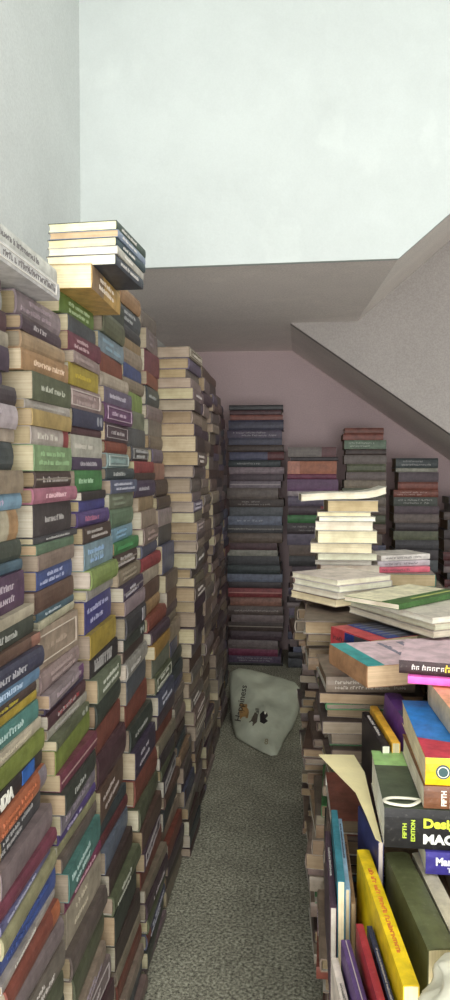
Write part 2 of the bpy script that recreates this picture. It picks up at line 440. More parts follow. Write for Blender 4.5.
S1 = """@37;^302;325 light mauve/k;339 dark plum/w;355 tan/;375 orange tan/w;402 olive green/w;411 pale grey/k;427 yellow tan/;445 white/k/>red;471 pale green/k;488 dark brown/ws;504 pink/w;538 charcoal/w;545 dark slate/w;556 sage green/;573 mauve tan/;594 blue/w;
@49;611 brown/;620 teal blue/w;624 cream/;@56;667 beige/kf;689 pinkish grey/k;704 light mauve/k/>purple;711 dark violet/;726 dark maroon/wr;737 pale grey/k;748 olive green/c;@71;757 yellow green/;776 maroon/s;799 dark green/w;821 grey lilac/k;833 violet/w;845 olive cream/;862 brown grey/;
@84;871 teal green/w;884 magenta/w;932 cream/k;961 brown grey/;1000 olive green/"""
S2 = """@81;^306;324 bright green/w;340 slate/;357 maroon/w;368 pinkish grey/k;388 yellow/k;410 pinkish grey/kf;427 navy blue/c;435 dark maroon/;457 white/k;470 dark violet/w;492 green/w;501 black/w;512 royal blue/;528 violet/o;545 dark brown/w;573 powder blue/kb;594 lime green/;
@92;599 pale grey/;634 royal blue/w;@98;655 mustard/;677 black/B;703 grey green/w;730 dark green/;760 red brown/;@100;797 dark maroon/;837 brown/w;853 dark teal/;870 dark red/;898 blue grey/;925 dark brown/;950 olive green/w;990 dark green/"""
S3 = """@112;^286;304 amber/;321 dark green/w;341 olive green/;358 powder blue/k;376 rust/;390 pale cream/;405 violet grey/w;423 purple/wf;441 dark plum/wf;453 rust/s;468 pale teal/kf;480 dark teal/w;494 slate blue/w;510 grey green/k;530 sage green/;545 light blue/k;558 green/k;575 dark brown/ws;592 grey tan/k;608 dark violet/ws;625 light mauve/;
@118;645 dark slate/q;659 dark green/c;672 dark brown/w;692 pale grey/k;720 slate/;750 rust/;780 dark green/w;815 dark violet/w;850 red brown/;880 olive green/;910 brown/"""
S4 = """@138;^301;316 orange tan/;333 slate/w;344 dark slate/;353 tan/;368 beige/k;381 blue/w;393 grey tan/;411 lime green/k;428 grey green/;446 slate/w;461 dark slate/wf;473 red/w;480 dark brown/;498 dark violet/w;512 tan/k;530 beige/;548 mauve tan/k;562 slate blue/;577 red/;592 pale cream/;612 brown/w;628 orange tan/;645 rust/;660 dark plum/;676 amber/;700 grey green/"""
S5 = """@158;^324;340 warm grey/;358 mauve grey/k;378 maroon/;390 rust/;408 dark teal/w;421 mauve grey/;436 warm grey/k;449 dusty brown/;463 violet grey/w;480 terracotta/;497 dark brown/ws;510 dark brown/;528 light mauve/;548 dark slate/w;580 slate blue/;600 dusty brown/;618 brown/w"""
GL = 'books stacked along the long plaster wall'
def finish(lv, seed, pal, **k):
    rng = random.Random(seed); return lv + fill(lv[-1][0], 0.002, rng, pal, **k)
wallspec = [
 (S0, .75, .950, 0, .18), (S1, .972, 1.160, 0, .175), (S2, 1.182, 1.368, 0, .175), (S3, 1.390, 1.600, 0, .18), (S4, 1.622, 1.83, 0, .18), (S5, 1.852, 2.035, 0, .18)]
COLS = []
for i, (sp, y0, y1, xo, W) in enumerate(wallspec):
    COLS.append(stack('wall%d' % i, y0, y1, A0, B0, -1, finish(parse(sp), 50+i, DIM, tmin=.024, tmax=.044), W, GL, 300+i, xo=xo))
for k in COLS[0]:
    if k.colour == 'black' and k.pos > 20: INDIA = k
# farther stacks, mostly seen by their page ends
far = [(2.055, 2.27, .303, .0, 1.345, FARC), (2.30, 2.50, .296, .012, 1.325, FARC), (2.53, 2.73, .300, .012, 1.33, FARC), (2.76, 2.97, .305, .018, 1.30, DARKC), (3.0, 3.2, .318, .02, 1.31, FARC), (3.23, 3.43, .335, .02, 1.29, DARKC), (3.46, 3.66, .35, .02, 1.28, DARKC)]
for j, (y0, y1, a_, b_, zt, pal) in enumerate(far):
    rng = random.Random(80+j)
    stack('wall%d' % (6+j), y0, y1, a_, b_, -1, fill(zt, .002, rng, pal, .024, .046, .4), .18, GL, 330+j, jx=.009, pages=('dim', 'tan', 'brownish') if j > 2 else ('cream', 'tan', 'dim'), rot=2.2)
# a second, hidden row close to the wall keeps the stacks upright (seen only from the side)
# ---- back stacks -------------------------------------------------------------
def back_stack(name, x0, x1, yf, levels, seed, group, W=.19, jx=.006, rot=1.2):
    rng = random.Random(seed); out = []; full = x1-x0
    for (z0, z1, colour, let, ends) in levels:
        L = full*rng.uniform(.86, .985); xc = (x0+x1)/2+rng.uniform(-.5, .5)*(full-L)
        M = Matrix.Translation((xc, yf+rng.uniform(-jx, jx), z0)) @ Matrix.Rotation(R(rng.uniform(-rot, rot)), 4, 'Z')
        k = Bk(M, L, W*rng.uniform(.88, 1), (z1-z0)*.985, colour, rng.choice(('dim', 'brownish', 'grey')), let, ends=ends, hard=rng.random() < .4, group=group)
        k.stack = name; BOOKS.append(k); out.append(k)
    for i, k in enumerate(out):
        k.above = out[i-1] if i else None; k.below = out[i+1] if i+1 < len(out) else None; k.pos = i; k.total = len(out)
    return out
def lev_y(spec, yf, px):
    out = []; zp = None
    for tok in [t.strip() for t in spec.split(';') if t.strip()]:
        if tok[0] == '^': zp = onY(px, float(tok[1:]), yf).z; continue
        y, rest = tok.split(' ', 1); p = rest.split('/'); z = onY(px, float(y), yf).z
        ends = None
        if len(p) > 2: ends = (0, None, .3, p[2][1:]) if p[2][0] == '>' else (.25, p[2][1:], 0, None)
        out.append((z, zp, p[0], p[1] if len(p) > 1 else '', ends)); zp = z
    return out
YK = 3.74
GB = 'books stacked against the back wall'
B1 = """^405;410 dark slate/w;415 dark maroon/;420 red brown/;430 navy blue/;438 dark violet/w;445 navy blue/;452 dark brown/;460 slate blue//>dark red;467 dark teal/w;474 light mauve/k;481 dark plum/;488 grey lilac/s;499 warm grey/k;507 dark brown/w;516 slate/;525 blue grey/w;533 dark slate/ws;543 dusty brown/;550 dark maroon/;556 pale grey/;565 dark slate/;574 dark teal/;582 blue grey/k;588 charcoal/;597 red/s;606 terracotta/;615 brown grey/w;622 mauve grey/;631 dark brown/s;640 dark plum/;649 mauve grey/k;656 magenta/;663 violet grey/w;669 dark slate/"""
B2 = """^447;457 warm grey/k/>dark red;461 charcoal/;474 orange//<salmon;479 magenta/w;491 purple/;496 lilac white/;506 violet grey/w;515 dark plum//>red;523 green/;534 charcoal/w;545 violet grey/;556 dusty brown/w;566 dark slate/;576 dark plum/;588 brown/"""
B3 = """^428;434 red brown/;440 rust/w;449 sage green/w;455 dark brown/;464 brown grey/;472 olive green/;480 brown grey/k;488 grey tan/;497 olive green/;506 dusty brown/;515 brown grey/;524 olive green/;534 brown/;545 dusty brown/"""
B4 = """^458;468 dark teal/w;472 pale grey/;482 dark plum/;490 rust/;497 red brown/w;506 dark green/w;514 dark plum/;523 brown grey/;531 charcoal/;540 olive green/;550 dark slate/;560 charcoal/;572 slate/;583 dark slate/"""
B5 = """^497;504 charcoal/;512 dark plum/;520 brown grey/;530 dark slate/;540 charcoal/;552 dark brown/"""
for nm, sp, p0, p1, yf, sd in (('back0', B1, 227, 284, YK, 1), ('back1', B2, 287, 339, YK-.02, 2), ('back2', B3, 342, 386, YK-.06, 3), ('back3', B4, 393, 439, YK-.1, 4), ('back4', B5, 443, 495, YK-.05, 5)):
    lv = lev_y(sp, yf, (p0+p1)/2)
    if lv[-1][0] > .02: lv = lv+fill(lv[-1][0], .002, random.Random(90+sd), DARKC, .026, .046, .4)
    else:
        z0, z1, c_, l_, e_ = lv[-1]; lv[-1] = (.002, z1, c_, l_, e_)
    back_stack(nm, onY(p0, 540, yf).x, onY(p1, 540, yf).x, yf, lv, 500+sd, GB)
# narrow dark stack between the long row and the back stack
# ---- the heap on the other side of the aisle ------------------------------------
GH = 'books of the heap along the aisle'
def heap(name, x0, y0, y1, zt, seed, pal=HEAP, W=.19, lean=.06, pages=('cream','tan','brownish'), jx=.008, rot=3, tmin=.018, tmax=.036, letp=.5, mix=0):
    return stack(name, y0, y1, x0, lean, 1, fill(zt, .002, random.Random(seed), pal, tmin, tmax, letp), W, GH, seed+7, jx=jx, rot=rot, pages=pages, mix=mix)
BRN = ['tan', 'brown', 'dusty brown', 'beige', 'grey tan', 'brown grey', 'dark brown', 'pale cream', 'warm grey', 'mauve tan']
heap('heap0', .042, 1.80, 1.99, .690, 21, BRN, lean=-.056, jx=.017, rot=7, tmin=.012, tmax=.03, pages=('brownish','tan','dim'), mix=.5)
heap('heap1', .042, 1.56, 1.77, .680, 22, BRN, lean=-.036, jx=.017, rot=7, tmin=.012, tmax=.03, pages=('brownish','tan','dim'), mix=.5)
heap('heap2', .042, 1.335, 1.53, .625, 23, BRN+['green', 'dark slate'], lean=-.012, jx=.015, rot=7, tmin=.012, tmax=.03, pages=('brownish','tan','dim'), mix=.5)
heap('heap3', .042, 1.10, 1.30, .47, 24, BRN+['red brown', 'teal blue', 'dark green', 'rust'], lean=.0, jx=.013, rot=5, tmin=.012, tmax=.03, pages=('brownish','tan','dim'), mix=.5)
heap('heap4', .042, .86, 1.08, .345, 25, HEAP, lean=.06, jx=.006)
heap('heap5', .036, .62, .84, .33, 26, HEAP, lean=.06, jx=.006)
heap('heap6', .036, .40, .59, .31, 27, HEAP, lean=.05)
# inner stacks that carry the upper books
INN = ['dusty brown', 'brown', 'tan', 'grey tan', 'slate', 'dark plum', 'beige']
heap('inner0', .235, 1.80, 2.0, .690, 31, INN, lean=0, W=.18)
heap('inner1', .235, 1.56, 1.77, .680, 32, INN, lean=0, W=.18)
heap('inner2', .245, 1.335, 1.53, .646, 33, INN, lean=0, W=.18)
heap('inner3', .262, 1.148, 1.32, .630, 34, INN, lean=0, W=.18)
heap('inner4', .19, .89, 1.08, .508, 35, INN, lean=0, W=.17)
heap('inner5', .20, .62, .85, .46, 36, INN, lean=0, W=.17)
heap('inner6', .04, 2.02, 2.22, .69, 37, INN, lean=0, W=.15)
heap('inner7', .24, 2.02, 2.22, .68, 38, INN, lean=0, W=.18)
heap('inner8', .435, 1.80, 2.0, .68, 39, INN, lean=0, W=.18)
heap('inner9', .435, 2.02, 2.22, .66, 40, INN, lean=0, W=.18)

# ---- single books, each by its own description -----------------------------------
def single(label, o, ang, L, W, T, colour, pages='cream', let='', tilt=0, pitch=0, **k):
    """o: near lower corner at the start of the spine (local x=-L/2,y=0,z=0); ang: direction of the spine"""
    M = Matrix.Translation(o) @ Matrix.Rotation(R(ang), 4, 'Z') @ Matrix.Rotation(R(tilt), 4, 'Y') @ Matrix.Rotation(R(pitch), 4, 'X') @ Matrix.Translation((L/2, 0, 0))
    k_ = Bk(M, L, W, T, colour, pages, let, label=label, **k); k_.feature = True; BOOKS.append(k_); return k_
def matsingle(label, M, L, W, T, colour, pages='cream', let='', **k):
    k_ = Bk(M, L, W, T, colour, pages, let, label=label, **k); k_.feature = True; BOOKS.append(k_); return k_

# two grey books lying on the first wall stack, reaching out over the aisle
zg = COLS[0][0].M.translation.z + COLS[0][0].T
single('grey book with faded lettering, lower of two jutting from the first wall stack', (-.354, .82, zg+.001), 90, .25, .17, .0235, 'pale grey', 'grey', 'kf', rgb=(186,180,176))
single('grey book with a dark spine title, topmost on the first wall stack', (-.356, .822, zg+.025), 90.6, .25, .17, .0215, 'pale grey', 'grey', 'k', rgb=(190,187,184))
single('amber and tan book directly under the pale pile on the third wall stack', (-.335, 1.176, COLS[2][0].M.translation.z + COLS[2][0].T+.0008), 91.5, .21, .17, .039, 'amber', 'cream', 'w', rgb=(196,160,92), ends=(.38, 'tan', 0, None))
# pile of five pale books on the third wall stack, page ends toward the camera
zt = COLS[2][0].M.translation.z + COLS[2][0].T+.0402
pile = [(.017, 'dark slate', 'lowest', 'white', (176,168,142)), (.013, 'pale grey', 'second lowest', 'white', None), (.014, 'dark teal', 'middle', 'cream', None), (.012, 'blue grey', 'second highest', 'tan', None), (.015, 'dark green', 'topmost', 'cream', None)]
zz = zt+.001
for i, (t, c_, w_, pg, _) in enumerate(pile):
    single('%s book of the pale pile on the third wall stack, page ends toward us' % w_, (-.299+.003*(i % 2), 1.19+.002*i, zz), 90+(-3, -2, -4, -3, -4)[i], .17, .118, t, c_, pg, 'w', group=None)
    zz += t+.0006

# curled cream stack on the far part of the heap
zb = .7025
cs = [('lowest', 318, 378, .036, 'white', 3), ('second', 317, 374, .012, 'grey', -2), ('third', 316, 376, .019, 'white', 2), ('fourth', 313, 375, .027, 'cream', -3), ('fifth', 316, 376, .034, 'cream', 2), ('sixth', 317, 375, .025, 'white', -2),
      ('seventh', 318, 375, .013, 'white', 1), ('eighth', 318, 372, .012, 'cream', -1), ('ninth', 325, 376, .031, 'tan', 3)]
zz = zb; Yc = 2.045
for w_, a_, b_, t, pg, an in cs:
    xa, xb = onY(a_, 530, Yc).x, onY(b_, 530, Yc).x
    # spine faces away from the camera: fore-edge of the pages toward the camera
    M = Matrix.Translation(((xa+xb)/2, Yc+.145, zz)) @ Matrix.Rotation(R(180+an), 4, 'Z')
    matsingle('%s book from the bottom of the cream pile standing on the heap' % w_ if w_ != 'lowest' else 'lowest book of the cream pile, resting on a magazine on the heap', M, xb-xa, .14, t, 'pale grey', pg)
    zz += t+.0006
zcurl = zz


# open magazine under the cream pile, and the curled book on top of it
single('thin magazine with green and pink cover lying flat under the cream pile', (-.015, 1.968, .6925), 1.5, .215, .20, .009, 'pale grey', 'white', rgb=(120,128,100), top=(160,120,118))
M = Matrix.Translation((onY(341, 495, 2.05).x, 2.05+.13, zcurl+.003)) @ Matrix.Rotation(R(183), 4, 'Z')
matsingle('white book with upturned corners, topmost of the cream pile on the heap', M, .232, .135, .019, 'white', 'white', bend=lambda x, y: .016*(-x/.116)**3 if x < 0 else -.006*(x/.116)**2)

def edge_book(label, A, Bp, W, T, z, colour, pages, let='', fore=False, **k):
    """A,Bp: world xy of the two ends of the near lower edge; the book lies beyond it, spine near (or the page side near if fore)"""
    a, b_ = Vector((*A, z)), Vector((*Bp, z)); d = b_-a; L = d.length; ang = math.degrees(math.atan2(d.y, d.x))
    if not fore: return single(label, a, ang, L, W, T, colour, pages, let, **k)
    n = Vector((-d.y, d.x, 0)).normalized()
    return single(label, b_+n*W, ang+180, L, W, T, colour, pages, let, **k)

# sagging white softbacks at the aisle edge of the heap
z = .6925
sag = lambda x, y: -.006*(x/.1)*abs(x/.1)*.5
names = ['bottom', 'second', 'third', 'upper']
for i, (t, c_, pg) in enumerate(((.018, 'brown', 'cream'), (.015, 'pale grey', 'white'), (.014, 'lilac white', 'white'), (.013, 'white', 'white'))):
    dx = (0, .004, .008, .003)[i]
    edge_book('%s white softback of the four-book pile overhanging the aisle edge of the heap' % names[i] if i else 'brown-backed softback at the bottom of the sagging pile by the aisle', (-.022+dx, 1.79-dx), (.080+dx, 1.66-dx*.5), .165, t, z, c_, pg, fore=True)
    z += t+.0006
# bound magazines with their page edges toward the camera
z = .6925
for i, (t, c_) in enumerate(((.013, 'pale grey'), (.012, 'cream'), (.012, 'white'))):
    dx = (0, .003, -.002)[i]
    edge_book(('lowest', 'middle', 'upper')[i]+' thick white magazine of the slanting pile on top of the heap', (.106+dx, 1.610+dx), (.243+dx, 1.372+dx*.4), .205, t, z, c_, 'white', fore=True)
    z += t+.0006
def green_band(mb, k, bl):
    mb.box((-k.L*.5, -.0004, k.T-.0001), (k.L*.5, k.W*.30, k.T+.0006), alb((70, 104, 54)))
    mb.box((-k.L*.2, k.W*.12, k.T+.0005), (k.L*.45, k.W*.17, k.T+.0009), alb((170, 176, 96)))
edge_book('cream magazine with a green band along its edge, lying on the white magazines', (.190, 1.435), (.345, 1.605), .135, .011, z+.0005, 'green', 'white', top=(226,218,186), rgb=(66,100,54), extra=[('cover_panel', green_band)])
# red and blue book under the magazines
def redblue(mb, k, bl):
    L, W, T = k.L, k.W, k.T
    mb.box((-L*.5, W*.34, T-.0001), (L*.5, W*.62, T+.0004), alb((40, 62, 128)))
    mb.box((-L*.5, W*.62, T-.0001), (L*.5, W, T+.0004), alb((70, 72, 82)))
    mb.box((-L*.12, -(bl+.0006), T*.04), (L*.12, 0, T*.96), alb((44, 64, 128))); mb.box((L*.12, -(bl+.0006), T*.04), (L*.5, 0, T*.96), alb((78, 78, 86)))
    for i in range(6): mb.box((-L*.4+i*L*.14, W*.40, T), (-L*.35+i*L*.14, W*.9, T+.0007), alb((120, 122, 132)))
single('red book with blue and grey cover panels, squeezed beneath the white magazines', (.064, 1.497, .6265), -60, .135, .11, .058, 'red', 'cream', 'k', rgb=(186,70,74), extra=[('cover_panel', redblue)])
# lilac book with the teal strip
def lilac(mb, k, bl):
    L, W, T = k.L, k.W, k.T
    mb.box((-L*.5, 0, T-.0001), (L*.5, .030, T+.0005), alb((44, 150, 150)))
def lilac_ink(mb, k, bl):
    rng = random.Random(4); L, W, T = k.L, k.W, k.T
    for r in range(3):
        x = -L*.40; yy = .085+r*.038
        while x < L*.30:
            w = .008*rng.uniform(.7, 1.2)
            mb.box((x, yy, T), (x+w, yy+.014*rng.uniform(.4, 1), T+.0005), alb((112, 112, 128)))
            x += w*1.4
L_ = single('large lilac book with teal strip and grey title, brown page edges', (.0545, 1.336, .6515), -70, .158, .235, .035, 'brown', 'brownish', rgb=(158,122,88), top=(214,186,192), extra=[('cover_panel', lilac), ('cover_lettering', lilac_ink)])
# dark book with yellow script, thin pink book below it
def script(mb, k, bl):
    rng = random.Random(9); L, T = k.L, k.T; x = -L*.42; y0 = -(bl+.0006)
    while x < L*.45:
        first = x < -L*.22
        h = T*(.30 if first else .42); col = alb((216, 208, 200) if first else (222, 190, 60)); w = h*rng.uniform(.7, 1.1); zc = T*.5-h/2
        mb.box((x, y0, zc), (x+w*.3, 0, zc+h), col); mb.box((x, y0, zc+h*.75), (x+w, 0, zc+h), col)
        if rng.random() < .7: mb.box((x+w*.6, y0, zc+h*.1), (x+w*.95, 0, zc+h*.55), col)
        if rng.random() < .35: mb.box((x+w*.2, y0, zc+h), (x+w*.5, 0, zc+h*1.35), col)
        x += w*1.25 + (w*.8 if rng.random() < .14 else 0)
single('thin bright pink book just under the dark book with yellow script', (.158, 1.092, .6885), -10, .22, .13, .0105, 'pink', 'white', rgb=(236,104,190))
single('dark brown book with white and yellow script on its spine', (.147, 1.106, .6997), -12, .23, .145, .0195, 'dark brown', 'white', rgb=(52,34,34), top=(206,178,184), extra=[('spine_lettering', script)])
# the pile in front: machine book, brown book, yellow and blue book, peach book
F1 = single('thick black textbook on machinery with green-topped cover and yellow and white title', (.104, .902, .5395), -.5, .245, .184, .049, 'black', 'white', rgb=(34,32,32), top=(74,84,66), hard=False,
   texts=[('Design of', .0155, (216,226,60), -.0765, .0275, 0, .0006, 1.1), ('MACHINERY', .0155, (236,236,226), -.0765, .0080, 0, .0007, 1.12), ('FIFTH', .0068, (176,196,60), -.0960, .013, 90, .0002, 1.1), ('EDITION', .0068, (176,196,60), -.0860, .0095, 90, .0002, 1.0)],
   extra=[('cover_panel', lambda mb, k, bl: mb.box((-k.L*.5, k.W*.72, k.T-.0001), (k.L*.5, k.W, k.T+.0005), alb((150, 190, 120))))])
single('indigo textbook with a white title directly beneath the black machinery book', (.153, .897, .5115), 0, .235, .15, .0272, 'violet', 'white', rgb=(66,58,140), hard=False,
   texts=[('Manufacturing', .0125, (232,232,236), -.1060, .0125, 0, .0006, .95), ('Technology', .0078, (220,220,232), -.0920, .004, 0, .0003, 1.0)])
single('brown textbook reading fifth edition, on top of the black machinery book', (.151, .903, .5895), .5, .24, .178, .0275, 'brown', 'white', rgb=(112,74,50), top=(116,78,52),
   texts=[('FIFTH', .0085, (226,214,196), -.0935, .004, 90, .0003, .9), ('EDITION', .0085, (226,214,196), -.0830, .001, 90, .0003, .72)])
def logo(mb, k, bl):
    y = -(bl+.0004); cx, cz = -k.L*.5+.021, k.T*.5
    for r, c_, d in ((.0088, (36, 70, 70), 0), (.0068, (236, 226, 200), .0004), (.0058, (36, 70, 70), .0008)):
        mb.prism([(cx+math.cos(t*math.pi/12)*r, cz+math.sin(t*math.pi/12)*r) for t in range(24)], 1, y-d, .0002, alb(c_))
def bluered(mb, k, bl):
    L, W, T = k.L, k.W, k.T; n = 14
    for i in range(n):
        x0, x1 = -L/2+L*i/n, -L/2+L*(i+1)/n
        f = lambda x: W*(.30-.22*(x/L+.5)-.04*math.sin((x/L+.5)*5))
        st = len(mb.v); z = T+.0005
        mb.v += [Vector((x0, 0, z)), Vector((x1, 0, z)), Vector((x1, f(x1), z)), Vector((x0, f(x0), z)), Vector((x0, 0, T)), Vector((x1, 0, T)), Vector((x1, f(x1), T)), Vector((x0, f(x0), T))]
        for q in ((0,1,2,3),(3,2,6,7),(0,3,7,4),(1,5,6,2)): mb.quad_idx([st+a_ for a_ in q], alb((200, 62, 76)))
single('yellow-spined textbook with blue and red cover and a round emblem', (.153, .906, .6175), -.5, .245, .225, .0335, 'yellow', 'cream', rgb=(248,190,20), top=(44,126,200),
   texts=[('P', .0095, (240,236,220), -.1025, .0130, 0, .0004, 1.0)], extra=[('spine_emblem', logo), ('cover_panel', bluered)])
single('peach-topped book with olive edge lying on the blue and yellow textbook', (.196, .915, .6518), 90, .20, .19, .0340, 'salmon', 'cream', rgb=(112,108,80), top=(238,168,130), fl=1) if False else None
M = Matrix.Translation((.197, 1.015, .6518)) @ Matrix.Rotation(R(-87), 4, 'Z') @ Matrix.Translation((0, .0, 0))
matsingle('peach-topped book with a cream side lying on the blue and yellow textbook', M, .20, .19, .0335, 'salmon', 'cream', rgb=(206,194,160), top=(240,170,132))

# books wedged spine-up
LEAN = -20
def upright(label, p0, p1, z, T, H, colour, pages='cream', let='', lean=0, L=None, **k):
    a, b_ = onZ(*p0, z), onZ(*p1, z); d = (b_-a); d.z = 0; Ld = d.length; ex = d.normalized(); c_ = a+ex*((L or Ld)/2)
    ey = Vector((0, 0, -1)); ez = ex.cross(ey)
    Mx = Matrix((ex, ey, ez)).transposed().to_4x4()
    Mx = Matrix.Translation((c_.x, c_.y, z)) @ Matrix.Rotation(R(lean), 4, ex) @ Mx
    return matsingle(label, Mx, L or Ld, H, T, colour, pages, let, **k)
upright('black-spined book wedged upright behind the machinery book, beside a yellow spine', (362, 712), (382, 746), .600, .012, .122, 'black', 'white', 'w', lean=0)
upright('yellow-orange spine wedged between a black and a purple book', (370, 706), (392, 743), .604, .012, .124, 'yellow', 'cream', rgb=(232,176,60), lean=0)
upright('purple and blue book leaning over under the lilac book', (385, 693), (407, 724), .626, .026, .128, 'purple', 'cream', ends=(0, None, .4, 'blue'), rgb=(106,62,140), lean=-5)
upright('navy softback standing at the open side of the machinery book', (358, 806), (378, 842), .5285, .0075, .17, 'navy blue', 'grey', rgb=(48,48,92))
upright('bright yellow thin book standing spine-up below the machinery book', (357, 850), (403, 986), .500, .016, .150, 'yellow', 'cream', 'r', rgb=(240,200,30))
upright('crimson book standing spine-up beside the bright yellow one', (356, 924), (377, 1000), .480, .008, .135, 'red', 'cream', rgb=(150,44,52), L=.2)
upright('violet book with pale stripes standing spine-up beside the crimson one', (341, 940), (358, 1003), .462, .010, .118, 'violet', 'cream', 's', rgb=(84,60,104), L=.2)
upright('white paperback standing spine-up at the aisle edge beside the violet book', (331, 958), (346, 1022), .440, .008, .095, 'white', 'cream', 'k', L=.18)
def up_w(label, x, y0, y1, z, T, H, *a, **k):
    M = Matrix((Vector((0, -1, 0)), Vector((0, 0, -1)), Vector((1, 0, 0)))).transposed().to_4x4(); M.translation = (x, (y0+y1)/2, z)
    return matsingle(label, M, y1-y0, H, T, *a, **k)
up_w('dark plum softback standing spine-up at the very edge of the heap', .0385, .885, 1.075, .470, .008, .12, 'dark plum', 'grey', 'w')
up_w('teal softback standing spine-up between a plum and a pale blue one', .0475, .89, 1.08, .500, .009, .150, 'teal blue', 'cream', rgb=(52,118,130))
up_w('tan softback standing spine-up between the pale blue and the bright yellow books', .0650, .91, 1.085, .462, .006, .11, 'tan', 'brownish', 'k', rgb=(150,118,90))
upright('thin navy book standing spine-up between the crimson and the bright yellow ones', (367, 926), (389, 1002), .470, .006, .13, 'navy blue', 'cream', 'w', L=.19)
up_w('pale blue thin book standing spine-up next to the teal softback', .0575, .90, 1.085, .485, .006, .135, 'sky blue', 'cream', 'k', rgb=(140,170,190))
upright('wide olive book standing spine-up under the machinery book', (385, 853), (428, 950), .510, .030, .158, 'olive green', 'cream', '', rgb=(92,96,66))
upright('pale grey book standing spine-up beside the wide olive one', (412, 853), (459, 950), .508, .018, .155, 'pale grey', 'grey', rgb=(190,184,160))

# books behind the cream pile
M = Matrix.Translation((.372, 2.15, .6815)) @ Matrix.Rotation(R(88), 4, 'Z')
matsingle('thick book with peach pages and a teal spine, beside the cream pile', M, .19, .165, .033, 'teal green', 'tan', rgb=(62,140,122), top=(150,138,130))
z = .7155
for i, (c_, rgb, lab, ang, dx) in enumerate((('pink', (196,96,112), 'pink softback under two pale ones, behind the cream pile', 12, 0), ('pale grey', (172,164,164), 'grey plastic-wrapped softback between a pink and a white one', 20, .01), ('white', (206,200,196), 'white plastic-wrapped softback lying askew above the peach-edged book', 26, .02))):
    single(lab, (.205+dx, 2.07+.004*i, z), ang, .16, .12, .015, c_, 'grey', 'k', rgb=rgb); z += .0157

# ------------------------------------------------------------------ which books are seen
def box_pts(k):
    L, W, T = k.L, k.W, k.T
    return [k.M @ Vector(p) for p in ((-L/2,0,0),(L/2,0,0),(L/2,W,0),(-L/2,W,0),(-L/2,0,T),(L/2,0,T),(L/2,W,T),(-L/2,W,T))]
vs, fs = [], []
for k in BOOKS:
    b0 = len(vs); vs += box_pts(k)
    for q in ((0,3,2,1),(4,5,6,7),(0,1,5,4),(1,2,6,5),(2,3,7,6),(3,0,4,7)): fs.append(tuple(b0+i for i in q))
bvh = BVHTree.FromPolygons(vs, fs)
for py in range(1, 1000, 2):
    if py < 200: continue
    for px in range(1, 450, 2):
        h = bvh.ray_cast(CAM, ray(px, py))
        if h[2] is not None: BOOKS[h[2]//6].hits += 1
LIMIT = 300
feat = [k for k in BOOKS if getattr(k, 'feature', False)]
rest = sorted([k for k in BOOKS if not getattr(k, 'feature', False)], key=lambda k: -k.hits)
chosen = set(id(k) for k in feat) | set(id(k) for k in rest[:LIMIT-len(feat)])
print('BOOKS', len(BOOKS), 'seen', sum(k.hits > 0 for k in BOOKS), 'features', len(feat), 'least chosen', rest[LIMIT-len(feat)-1].hits*4)
print('unseen features', [k.label for k in feat if k.hits < 3])

# ---- labels
STN = {'wall0': 'wall stack closest to the camera'}
for i in range(1, 13): STN['wall%d' % i] = '%s wall stack' % ORD[i]
STN.update({'back0': 'tall stack behind the cloth bag', 'back1': 'back stack behind the softbacks', 'back2': 'back stack behind the cream pile', 'back3': 'back stack under the stair slope', 'back4': 'outermost back stack'})
for i, nme in enumerate(['farthest heap column at the aisle', 'second farthest heap column at the aisle', 'heap column under the lilac book', 'heap column under the wedged books', 'heap column under the teal softback', 'heap column under the crimson book', 'closest heap column at the aisle']): STN['heap%d' % i] = nme
for i in range(10): STN['inner%d' % i] = '%s inner heap column' % ORD[i]
TENS = {2: 'twenty', 3: 'thirty', 4: 'forty'}
def ordinal(n):
    if n <= 16: return ORD[n-1]
    if n < 20: return {17: 'seventeenth', 18: 'eighteenth', 19: 'nineteenth'}[n]
    t, u = divmod(n, 10)
    return {2: 'twentieth', 3: 'thirtieth', 4: 'fortieth'}[t] if u == 0 else TENS[t]+'-'+ORD[u-1]
def short(k):
    return k.colour
LW = {'w': 'with white lettering', 'k': 'with dark lettering', 'y': 'with yellow lettering', 'o': 'with orange lettering', 'b': 'with blue lettering', 'r': 'with red lettering', 'q': 'with pale square', 'c': 'with pale ovals', 's': 'with pale stripe', 'B': 'with bold white letters'}
def make_label(k, mode):
    let = LW.get(k.let[:1], '') if k.let else ''
    st = STN[k.stack]
    if mode == 0:
        if not k.above: w = 'topmost of'
        elif not k.below: w = 'lowest of'
        else: w = 'between %s and %s in' % (short(k.above), short(k.below))
        t = '%s book %s %s %s' % (k.colour, let, w, st)
        if len(t.split()) > 16: t = '%s book %s %s' % (k.colour, w, st)
        return ' '.join(t.split())
    return ' '.join(('%s book %s, %s from top in %s' % (k.colour, let, ordinal(k.pos+1), st)).replace(' ,', ',').split())
lab = {}
for k in BOOKS:
    if id(k) in chosen and not k.label: lab.setdefault(make_label(k, 0), []).append(k)
for t, v in lab.items():
    for k in v: k.label = t if len(v) == 1 else make_label(k, 1)

# readable title on one wall book
INDIA.label = 'black book with bold white title INDIA and blue patch, wall stack closest to camera'
INDIA.let = ''
INDIA.k['texts'] = [('INDIA', INDIA.T*.92, (226,222,210), -INDIA.L*.36, INDIA.T*.17, 0, .0008, 1.0)]
INDIA.k['extra'] = [('spine_panel', lambda mb, k, bl: mb.box((k.L*.10, -(bl+.0006), k.T*.12), (k.L*.33, 0, k.T*.88), alb((52, 92, 156))))]
for k in BOOKS:
    if id(k) in chosen: build_book(k)
mb = MB()
for k in BOOKS:
    if id(k) not in chosen:
        cover_mb(k, mb, k.M, 0); pages_mb(k, mb, k.M, 1)
so = mb.build('stacked_books', [COVER, PAGE])
tag(so, 'remaining small dim books filling the far and lower parts of the stacks', 'books', None, 'stuff')

